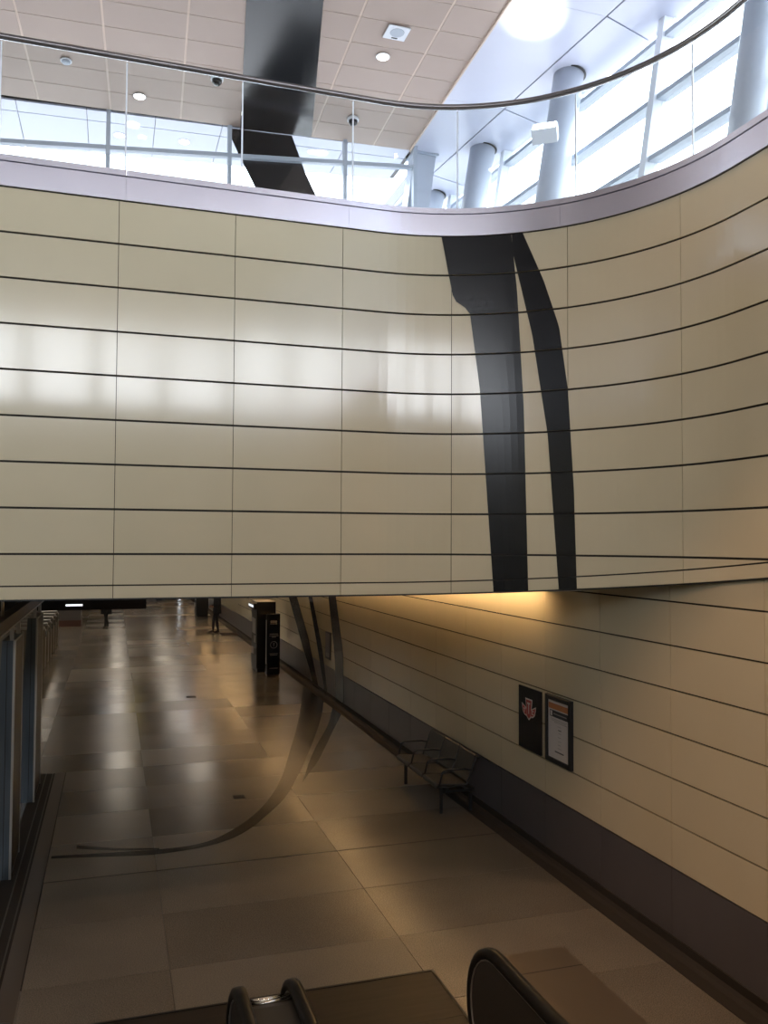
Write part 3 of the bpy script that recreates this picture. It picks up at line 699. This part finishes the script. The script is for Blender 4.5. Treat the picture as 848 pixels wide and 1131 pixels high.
# ---- people
def person(loc, rz, pose, label, clothes, legs_mat):
    e = tag(empty('person'), label, 'person'); e.location = loc; e.rotation_euler = (0, 0, rz)
    J = pose['J']; E_ = pose['E']; R_ = pose['R']
    names = list(J.keys()); idx = {n_: i for i, n_ in enumerate(names)}
    me = bpy.data.meshes.new('body'); me.from_pydata([J[n_] for n_ in names], [(idx[a], idx[b]) for a, b in E_], []); me.update()
    me.materials.append(MATS[clothes]); o = bpy.data.objects.new('body', me); COL.objects.link(o); o.parent = e
    sk = o.modifiers.new('skin', 'SKIN'); sk.use_smooth_shade = True
    for n_ in names:
        d_ = me.skin_vertices[0].data[idx[n_]]; d_.radius = R_[n_] if isinstance(R_[n_], tuple) else (R_[n_], R_[n_])
        d_.use_root = (n_ == 'pelvis')
    o.modifiers.new('sub', 'SUBSURF').levels = 2; o.modifiers[-1].render_levels = 2
    # head: skull with nose and ears, then hair
    hx, hy, hz = J['head']
    def ball(nm, c, r, material, parent, cut=None):
        bm = bmesh.new(); bmesh.ops.create_uvsphere(bm, u_segments=18, v_segments=12, radius=1)
        if cut: bmesh.ops.delete(bm, geom=[v_ for v_ in bm.verts if cut(v_.co)], context='VERTS')
        bmesh.ops.scale(bm, vec=r, verts=bm.verts); bmesh.ops.translate(bm, vec=c, verts=bm.verts)
        return bm_obj(nm, bm, material, parent, smooth=True)
    hd_ = ball('head', (hx, hy-0.01, hz+0.06), (0.074, 0.092, 0.115), 'skin', e)
    ball('nose', (hx, hy-0.105, hz+0.05), (0.013, 0.02, 0.02), 'skin', hd_)
    for s in (-1, 1):
        ball('ear', (hx+s*0.076, hy, hz+0.055), (0.012, 0.02, 0.03), 'skin', hd_)
        ball('eye', (hx+s*0.03, hy-0.092, hz+0.075), (0.013, 0.008, 0.008), 'hair', hd_)
    ball('mouth', (hx, hy-0.094, hz+0.008), (0.025, 0.006, 0.006), 'leather', hd_)
    ball('hair', (hx, hy+0.012, hz+0.085), (0.084, 0.098, 0.105), 'hair', e, cut=lambda c: c.y < -0.55 or c.z < -0.75)
    for s in ('L', 'R'):
        w = Vector(J['wrist'+s]); el = Vector(J['elbow'+s]); d_ = (w-el).normalized(); side = Vector((0, 1, 0)).cross(d_).normalized(); fwd = d_.cross(side)
        hand = ball('hand', tuple(w+d_*0.045), (0.022, 0.04, 0.05), 'skin', e)
        for q in range(4):
            b0 = w+d_*0.08+fwd*(0.03-0.02*q); ln = (0.065, 0.075, 0.07, 0.055)[q]
            tube('finger', [b0, b0+d_*ln*0.5+side*0.004, b0+d_*ln*0.85+side*0.018], [0.009, 0.0085, 0.007], 'skin', hand, seg=8)
        t0 = w+d_*0.03+fwd*0.035; tube('thumb', [t0, t0+d_*0.03+fwd*0.02, t0+d_*0.06+fwd*0.022], [0.011, 0.010, 0.008], 'skin', hand, seg=8)
        an, to = Vector(J['ankle'+s]), Vector(J['toe'+s])
        bm = bmesh.new(); bmesh.ops.create_uvsphere(bm, u_segments=14, v_segments=8, radius=1)
        L_ = (to-an); L_.z = 0; ln = L_.length/2+0.07
        bmesh.ops.scale(bm, vec=(0.045, ln, 0.05), verts=bm.verts)
        for v_ in bm.verts:
            if v_.co.z < -0.02: v_.co.z = -0.02
            v_.co.z += 0.02
            if v_.co.y > 0: v_.co.z += 0.03*(v_.co.y/ln)      # heel higher than toe
        bmesh.ops.rotate(bm, cent=(0, 0, 0), matrix=Matrix.Rotation(atan2(L_.y, L_.x)+pi/2, 3, 'Z'), verts=bm.verts)
        c = (an+to)/2; bmesh.ops.translate(bm, vec=(c.x, c.y, max(0, to.z-0.03)), verts=bm.verts)
        bm_obj('shoe', bm, 'leather', e, smooth=True)
    return e
EDG = [('pelvis', 'waist'), ('waist', 'chest'), ('chest', 'neck'), ('neck', 'head'), ('chest', 'shL'), ('shL', 'elbowL'), ('elbowL', 'wristL'), ('chest', 'shR'), ('shR', 'elbowR'), ('elbowR', 'wristR'),
       ('pelvis', 'hipL'), ('hipL', 'kneeL'), ('kneeL', 'ankleL'), ('ankleL', 'toeL'), ('pelvis', 'hipR'), ('hipR', 'kneeR'), ('kneeR', 'ankleR'), ('ankleR', 'toeR')]
RAD = dict(pelvis=(0.15, 0.11), waist=(0.14, 0.10), chest=(0.165, 0.11), neck=0.052, head=0.05, shL=0.065, shR=0.065, elbowL=0.047, elbowR=0.047, wristL=0.032, wristR=0.032, hipL=0.088, hipR=0.088, kneeL=0.072, kneeR=0.072, ankleL=0.050, ankleR=0.050, toeL=0.032, toeR=0.032)
walk = dict(pelvis=(0, 0, 0.98), waist=(0, 0.0, 1.14), chest=(0, -0.02, 1.36), neck=(0, -0.03, 1.50), head=(0, -0.05, 1.59),
            shL=(0.18, -0.02, 1.42), elbowL=(0.24, 0.02, 1.14), wristL=(0.22, -0.14, 0.93), shR=(-0.18, -0.02, 1.42), elbowR=(-0.25, 0.05, 1.15), wristR=(-0.24, -0.05, 0.90),
            hipL=(0.09, 0, 0.93), kneeL=(0.08, -0.14, 0.52), ankleL=(0.06, -0.16, 0.09), toeL=(0.07, -0.31, 0.035), hipR=(-0.09, 0, 0.93), kneeR=(-0.07, 0.06, 0.51), ankleR=(-0.03, 0.22, 0.13), toeR=(-0.03, 0.10, 0.035))
stand = dict(pelvis=(0, 0, 1.0), waist=(0, 0.0, 1.16), chest=(0, 0, 1.40), neck=(0, -0.02, 1.55), head=(0, -0.04, 1.64),
             shL=(0.19, 0, 1.46), elbowL=(0.25, 0.03, 1.18), wristL=(0.13, -0.20, 1.12), shR=(-0.19, 0, 1.46), elbowR=(-0.25, 0.03, 1.18), wristR=(-0.13, -0.20, 1.13),
             hipL=(0.09, 0, 0.95), kneeL=(0.10, -0.05, 0.52), ankleL=(0.09, 0.02, 0.09), toeL=(0.11, -0.14, 0.035), hipR=(-0.09, 0, 0.95), kneeR=(-0.10, -0.12, 0.52), ankleR=(-0.10, -0.14, 0.09), toeR=(-0.12, -0.30, 0.035))
p1 = person((-0.27, 39.6, 0), radians(-30), dict(J=walk, E=EDG, R=RAD), 'walking person in dark clothes carrying a dark shoulder bag', 'cloth_black', 'cloth_black')
p2 = person((4.20, 36.1, 0), radians(-75), dict(J=stand, E=EDG, R=RAD), 'standing person in black jacket and trousers near the right wall', 'cloth_navy', 'cloth_navy')
def coat(p, z0, z1, w0, w1, d0, d1, material):
    v, f = [], []; n = 20; m_ = 7
    for i in range(m_):
        t = i/(m_-1); z = z0+(z1-z0)*t; w = w0+(w1-w0)*t; d_ = d0+(d1-d0)*t
        for k in range(n):
            a = 2*pi*k/n; r = 1+0.05*sin(5*a+2*t)*(1-t); v.append((w*r*cos(a), d_*r*sin(a), z))
    for i in range(m_-1):
        for k in range(n): f.append((i*n+k, i*n+(k+1) % n, (i+1)*n+(k+1) % n, (i+1)*n+k))
    o = mesh('coat', v, f, material, p, smooth=True); md = o.modifiers.new('thickness', 'SOLIDIFY'); md.thickness = 0.015
coat(p1, 0.60, 1.42, 0.25, 0.19, 0.20, 0.14, 'cloth_black')
coat(p2, 0.82, 1.48, 0.22, 0.20, 0.17, 0.14, 'cloth_navy')
bag = tag(empty('shoulder_bag'), 'dark shoulder bag hanging at the side of the walking person', 'bag')
bevbox('pouch', -0.80, -0.52, 39.50, 39.66, 0.93, 1.22, 'leather', bag, r=0.03)
tube('strap', [(-0.78, 39.58, 1.2), (-0.60, 39.60, 1.42), (-0.45, 39.62, 1.50), (-0.50, 39.60, 1.4), (-0.54, 39.58, 1.2)], 0.012, 'leather', bag, seg=6)

# ---- escalators
NEWEL_Y, NZ, NR = 5.36, 0.53, 0.45
def rail_path(r_off=0.0):
    R0 = NR+r_off; P = [(4.6, NZ-R0)]
    for k in range(17):
        a = -pi/2+pi*k/16; P.append((NEWEL_Y+R0*cos(a), NZ+R0*sin(a)))
    P += [(4.6, NZ+R0), (4.25, NZ+R0+0.02), (3.95, NZ+R0+0.10), (3.6, NZ+R0+0.27), (0.5, NZ+R0+2.06), (-6.5, NZ+R0+6.1)]
    return P
def sweep_rail(x, parent):
    P = rail_path(0.0); w, t = 0.042, 0.032; v, f = [], []
    prof = [(-w, -t), (-w*1.05, 0.0), (-w*0.75, t*0.8), (0, t), (w*0.75, t*0.8), (w*1.05, 0), (w, -t)]
    m_ = len(prof)
    for i, (yy, zz) in enumerate(P):
        a = P[max(i-1, 0)]; b = P[min(i+1, len(P)-1)]; ty, tz_ = b[0]-a[0], b[1]-a[1]; L_ = sqrt(ty*ty+tz_*tz_); ny, nz_ = tz_/L_, -ty/L_
        for (px, pn) in prof: v.append((x+px, yy+ny*pn, zz+nz_*pn))
    for i in range(len(P)-1):
        for k in range(m_):
            f.append((i*m_+k, i*m_+(k+1) % m_, (i+1)*m_+(k+1) % m_, (i+1)*m_+k))
    f.append(tuple(range(m_))); f.append(tuple((len(P)-1)*m_+k for k in range(m_-1, -1, -1)))
    return mesh('handrail', v, f, 'rubber', parent, smooth=True)
def balustrade(x, parent):
    P = [(yy, zz) for yy, zz in rail_path(-0.035)]
    poly = P + [(-6.5, 4.6), (3.3, 0.02), (4.6, 0.02)]
    b = prism('balustrade', poly, x-0.022, x+0.022, 'balustrade_panel', parent, axis='x')
    tube('edge_bead', [(x-0.028, yy, zz) for yy, zz in rail_path(-0.045)[1:]], 0.006, 'steel_trim', b, seg=6)
    return b
def escalator(xl_, xr_, label):
    e = tag(empty('escalator'), label, 'escalator', 'escalators')
    for x in (xl_, xr_): balustrade(x, e); sweep_rail(x, e)
    a, b = xl_+0.06, xr_-0.06
    for k in range(17):      # steps rising away from the landing
        yy = 4.4-0.4*k; zz = 0.0 if k < 2 else 0.231*(k-1)
        if zz > 0.01: box('step', a, b, yy-0.4, yy, zz-0.24, zz, 'steel_trim', e)
    box('comb_plate', a, b, 4.4-0.8, 4.75, -0.0, 0.012, 'steel_trim', e); box('floor_plate', a, b, 4.75, 5.83, 0.0, 0.010, 'bronze_plate', e)
    prism('skirt', [(4.9, 0), (4.9, 0.16), (3.6, 0.18), (-2.5, 3.6), (-2.5, 3.2), (3.5, 0)], xl_+0.03, xl_+0.05, 'steel_dark', e, axis='x')
    prism('skirt', [(4.9, 0), (4.9, 0.16), (3.6, 0.18), (-2.5, 3.6), (-2.5, 3.2), (3.5, 0)], xr_-0.05, xr_-0.03, 'steel_dark', e, axis='x')
    return e
escalator(-0.58, 0.81, 'escalator with dark balustrades whose rounded handrail end sits beside the chrome ribbed deck')
escalator(1.16, 2.56, 'escalator with a solid dark balustrade beside the low brown plinth')
dk = tag(empty('centre_deck'), 'steel cover with chrome ribs between the two escalator handrails', 'deck cover')
P = rail_path(-0.07)[1:]; v, f = [], []
for yy, zz in P: v += [(0.835, yy, zz), (1.135, yy, zz)]
nP = len(P)
for yy, zz in P: v += [(0.835, yy-0.0, zz-0.02 if zz > NZ else zz+0.02), (1.135, yy, zz-0.02 if zz > NZ else zz+0.02)]
for i in range(nP-1): f += [(2*i, 2*i+1, 2*i+3, 2*i+2), (2*nP+2*i, 2*nP+2*i+2, 2*nP+2*i+3, 2*nP+2*i+1)]
mesh('cover', v, f, 'balustrade_panel', dk)
for k, an in enumerate((66, 74, 82)):
    a = radians(an); tube('rib', [(0.84, NEWEL_Y+(NR-0.065)*cos(a), NZ+(NR-0.065)*sin(a)), (1.13, NEWEL_Y+(NR-0.065)*cos(a), NZ+(NR-0.065)*sin(a))], 0.011, 'chrome', dk, seg=8)
lp = tag(empty('landing_plate'), 'dark bronze ribbed landing plate at the foot of the escalators', 'landing plate')
box('plate', -1.0, 2.76, 5.84, 7.16, 0.0, 0.010, 'bronze_plate', lp)
boxes('frame', [(-1.0, 2.785, 7.16, 7.185, 0, 0.014), (2.76, 2.785, 5.84, 7.16, 0, 0.014)], 'black', lp)
for yy in (6.43,): box('joint', -1.0, 2.76, yy, yy+0.012, 0.010, 0.0115, 'black', lp)
pl = tag(empty('plinth'), 'low brown metal plinth on the floor beside the escalator balustrade', 'plinth')
bevbox('body', 3.35, 4.04, 0.5, 7.08, 0, 0.09, 'brown_cladding', pl, r=0.008, seg=1)
box('joint', 3.36, 4.03, 6.72, 6.73, 0.0895, 0.0912, 'black', pl)

# ---- upper level: columns, pillar, floodlight, ceiling fittings
def column(x, y_, r, label):
    e = tag(empty('column'), label, 'column', 'round leaning columns')
    a = Vector((x-0.62, y_+0.05, 7.28)); b = Vector((x, y_, 11.24))
    tube('shaft', [a, b], r, 'column_paint', e, seg=32)
    lathe('base_ring', [(r+0.05, 0), (r+0.05, 0.04), (r+0.01, 0.06)], (a.x, a.y, 7.28), 'frame_grey', e, seg=28)
    t = (b-a).normalized()
    tube('collar', [b-t*0.012, b+t*0.002], r+0.035, 'black', e, seg=32)
column(6.73, 11.54, 0.235, 'round pale column holding the white floodlight on its side')
column(6.49, 14.28, 0.235, 'round pale column nearest to the square white corner pillar')
column(6.36, 16.5, 0.235, 'round pale column half hidden behind the square white corner pillar')
column(7.25, 7.75, 0.20, 'slim round pale column standing in front of the right glazing away from the floodlight')
pq = tag(empty('corner_pillar'), 'square leaning white pillar at the corner of the tan ceiling', 'pillar')
v = [(4.78, 14.72, 7.28), (5.20, 14.72, 7.28), (5.20, 15.1, 7.28), (4.78, 15.1, 7.28), (5.30, 14.76, 11.24), (5.74, 14.76, 11.24), (5.74, 15.1, 11.24), (5.30, 15.1, 11.24)]
mesh('shaft', v, BOXF, 'column_paint', pq); box('cap', 5.26, 5.78, 14.72, 15.14, 11.20, 11.24, 'frame_grey', pq)

fl = tag(empty('floodlight'), 'white box floodlight clamped to a round column below the soffit', 'floodlight')
fc = Vector((6.12, 11.22, 10.16)); aim = Vector((5.55, 10.45, 11.24))-fc; aim.normalize()
M_ = look_mat(fc, aim)
def local_box(name, x0, x1, y0, y1, z0, z1, material, parent):
    v = [M_ @ Vector(p) for p in boxv(x0, x1, y0, y1, z0, z1)]; return mesh(name, v, BOXF, material, parent)
local_box('housing', -0.19, 0.19, -0.13, 0.13, 0.0, 0.22, 'white_paint', fl)
local_box('lens', -0.17, 0.17, -0.11, 0.11, -0.012, 0.0, 'flood_lens', fl)
tube('bracket', [fc-aim*0.15, (6.31, 11.36, 10.06), (6.33, 11.42, 10.04)], 0.02, 'steel_trim', fl, seg=8)
sp = bpy.data.lights.new('floodlight_beam', 'SPOT'); sp.energy = 110; sp.color = (0.93, 0.97, 1.0); sp.spot_size = radians(42); sp.spot_blend = 0.6; sp.shadow_soft_size = 0.08
so = bpy.data.objects.new('floodlight_beam', sp); COL.objects.link(so); so.parent = fl; so.matrix_world = look_mat(fc+aim*0.05, aim)

def downlight(x, y_, label, z=11.18, power=0):
    e = tag(empty('downlight'), label, 'downlight', 'round downlights in the upper ceilings')
    lathe('ring', [(0.105, -0.008), (0.105, 0.0)], (x, y_, z), 'frame_white', e, seg=24)
    lathe('lens', [(0.085, -0.014), (0.085, -0.008)], (x, y_, z), 'downlight_lens', e, seg=24)
downlight(0.29, 14.24, 'lit round downlight in the tan ceiling beside the black stripe near the far edge')
downlight(3.76, 11.90, 'lit round downlight in the tan ceiling next to the square speaker')
for x, y_, w in ((-0.02, 15.80, 'beside the first clear mullion'), (1.12, 15.68, 'before the black stripe'), (3.46, 15.32, 'just past the black stripe')): downlight(x, y_, 'lit round downlight in the pale canopy beyond the far glazing '+w, 11.21)
# warm downlights over the atrium, added out of view to light wall and floor
for k, (x, y_, pw) in enumerate([(3.6, 5.2, 420), (3.6, 1.6, 300), (0.2, 5.2, 150), (0.2, 1.6, 150), (3.6, -2.5, 250), (-3.6, 3.5, 150)]):
    e = tag(empty('added_atrium_downlight'), 'added large warm downlight in the tan ceiling '+('above the escalator foot near the right wall', 'above the right escalator halfway up', 'above the landing plate', 'above the left escalator halfway up', 'above the top of the right escalator', 'over the floor left of the escalators')[k], 'downlight', 'added atrium downlights')
    lathe('ring', [(0.16, -0.01), (0.16, 0.0)], (x, y_, 11.165), 'frame_white', e); lathe('lens', [(0.13, -0.016), (0.13, -0.01)], (x, y_, 11.165), 'downlight_lens', e)
    l_ = bpy.data.lights.new('atrium_fill_beam', 'SPOT'); l_.energy = pw; l_.color = (1.0, 0.64, 0.36); l_.spot_size = radians(75); l_.spot_blend = 0.8; l_.shadow_soft_size = 0.15
    lo_ = bpy.data.objects.new('atrium_fill_beam', l_); COL.objects.link(lo_); lo_.location = (x, y_, 11.12); lo_.parent = e
def dome(x, y_, label):
    e = tag(empty('dome_camera'), label, 'camera', 'dome cameras on the tan ceiling')
    lathe('mount', [(0.10, -0.05), (0.10, 0.0)], (x, y_, 11.18), 'white_paint', e)
    lathe('dome', [(0.012, -0.135), (0.045, -0.125), (0.072, -0.095), (0.08, -0.05)], (x, y_, 11.18), 'black_gloss', e)
dome(1.44, 13.26, 'dome camera on the tan ceiling between a downlight and the black stripe')
dome(3.83, 13.82, 'white rimmed dome camera on the tan ceiling near the square corner pillar')
# two unseen spotlights added on the tan ceiling to warm the right wall
for k, (x, y_, tx, ty, tz_, pw, wh) in enumerate([(-4.6, -3.0, 5.1, 3.0, 1.2, 1050, 'over the left of the atrium'), (-2.6, -5.5, 5.1, 2.6, 1.0, 1050, 'over the back of the atrium')]):
    e = tag(empty('added_spotlight'), 'added white cylinder spotlight on the tan ceiling, '+wh, 'spotlight', 'added spotlights')
    p0 = Vector((x, y_, 10.95)); d_ = (Vector((tx, ty, tz_))-p0).normalized()
    tube('stem', [(x, y_, 11.19), p0], 0.015, 'white_paint', e, seg=8)
    tube('can', [p0-d_*0.12, p0+d_*0.16], 0.075, 'white_paint', e, seg=16)
    tube('lens', [p0+d_*0.16, p0+d_*0.165], 0.065, 'downlight_lens', e, seg=16)
    l_ = bpy.data.lights.new('wall_fill_beam', 'SPOT'); l_.energy = pw; l_.color = (1.0, 0.56, 0.29); l_.spot_size = radians(36); l_.spot_blend = 0.35; l_.shadow_soft_size = 0.12
    lo_ = bpy.data.objects.new('wall_fill_beam', l_); COL.objects.link(lo_); lo_.matrix_world = look_mat(p0+d_*0.2, d_); lo_.parent = e
sd = tag(empty('smoke_detector'), 'small white smoke detector on the tan ceiling', 'smoke detector')
lathe('base', [(0.085, -0.02), (0.085, 0.0)], (-0.81, 13.51, 11.18), 'white_paint', sd); lathe('head', [(0.03, -0.055), (0.06, -0.045), (0.065, -0.02)], (-0.81, 13.51, 11.18), 'frame_grey', sd)
spk = tag(empty('ceiling_speaker'), 'square white ceiling speaker with round grille on the tan ceiling', 'speaker')
bevbox('plate', 3.60, 3.93, 11.10, 11.42, 11.160, 11.18, 'white_paint', spk, r=0.006, seg=1)
lathe('grille', [(0.10, -0.006), (0.105, 0.0)], (3.765, 11.24, 11.160), 'frame_grey', spk)
box('label', 3.72, 3.81, 11.36, 11.385, 11.157, 11.160, 'black', spk)
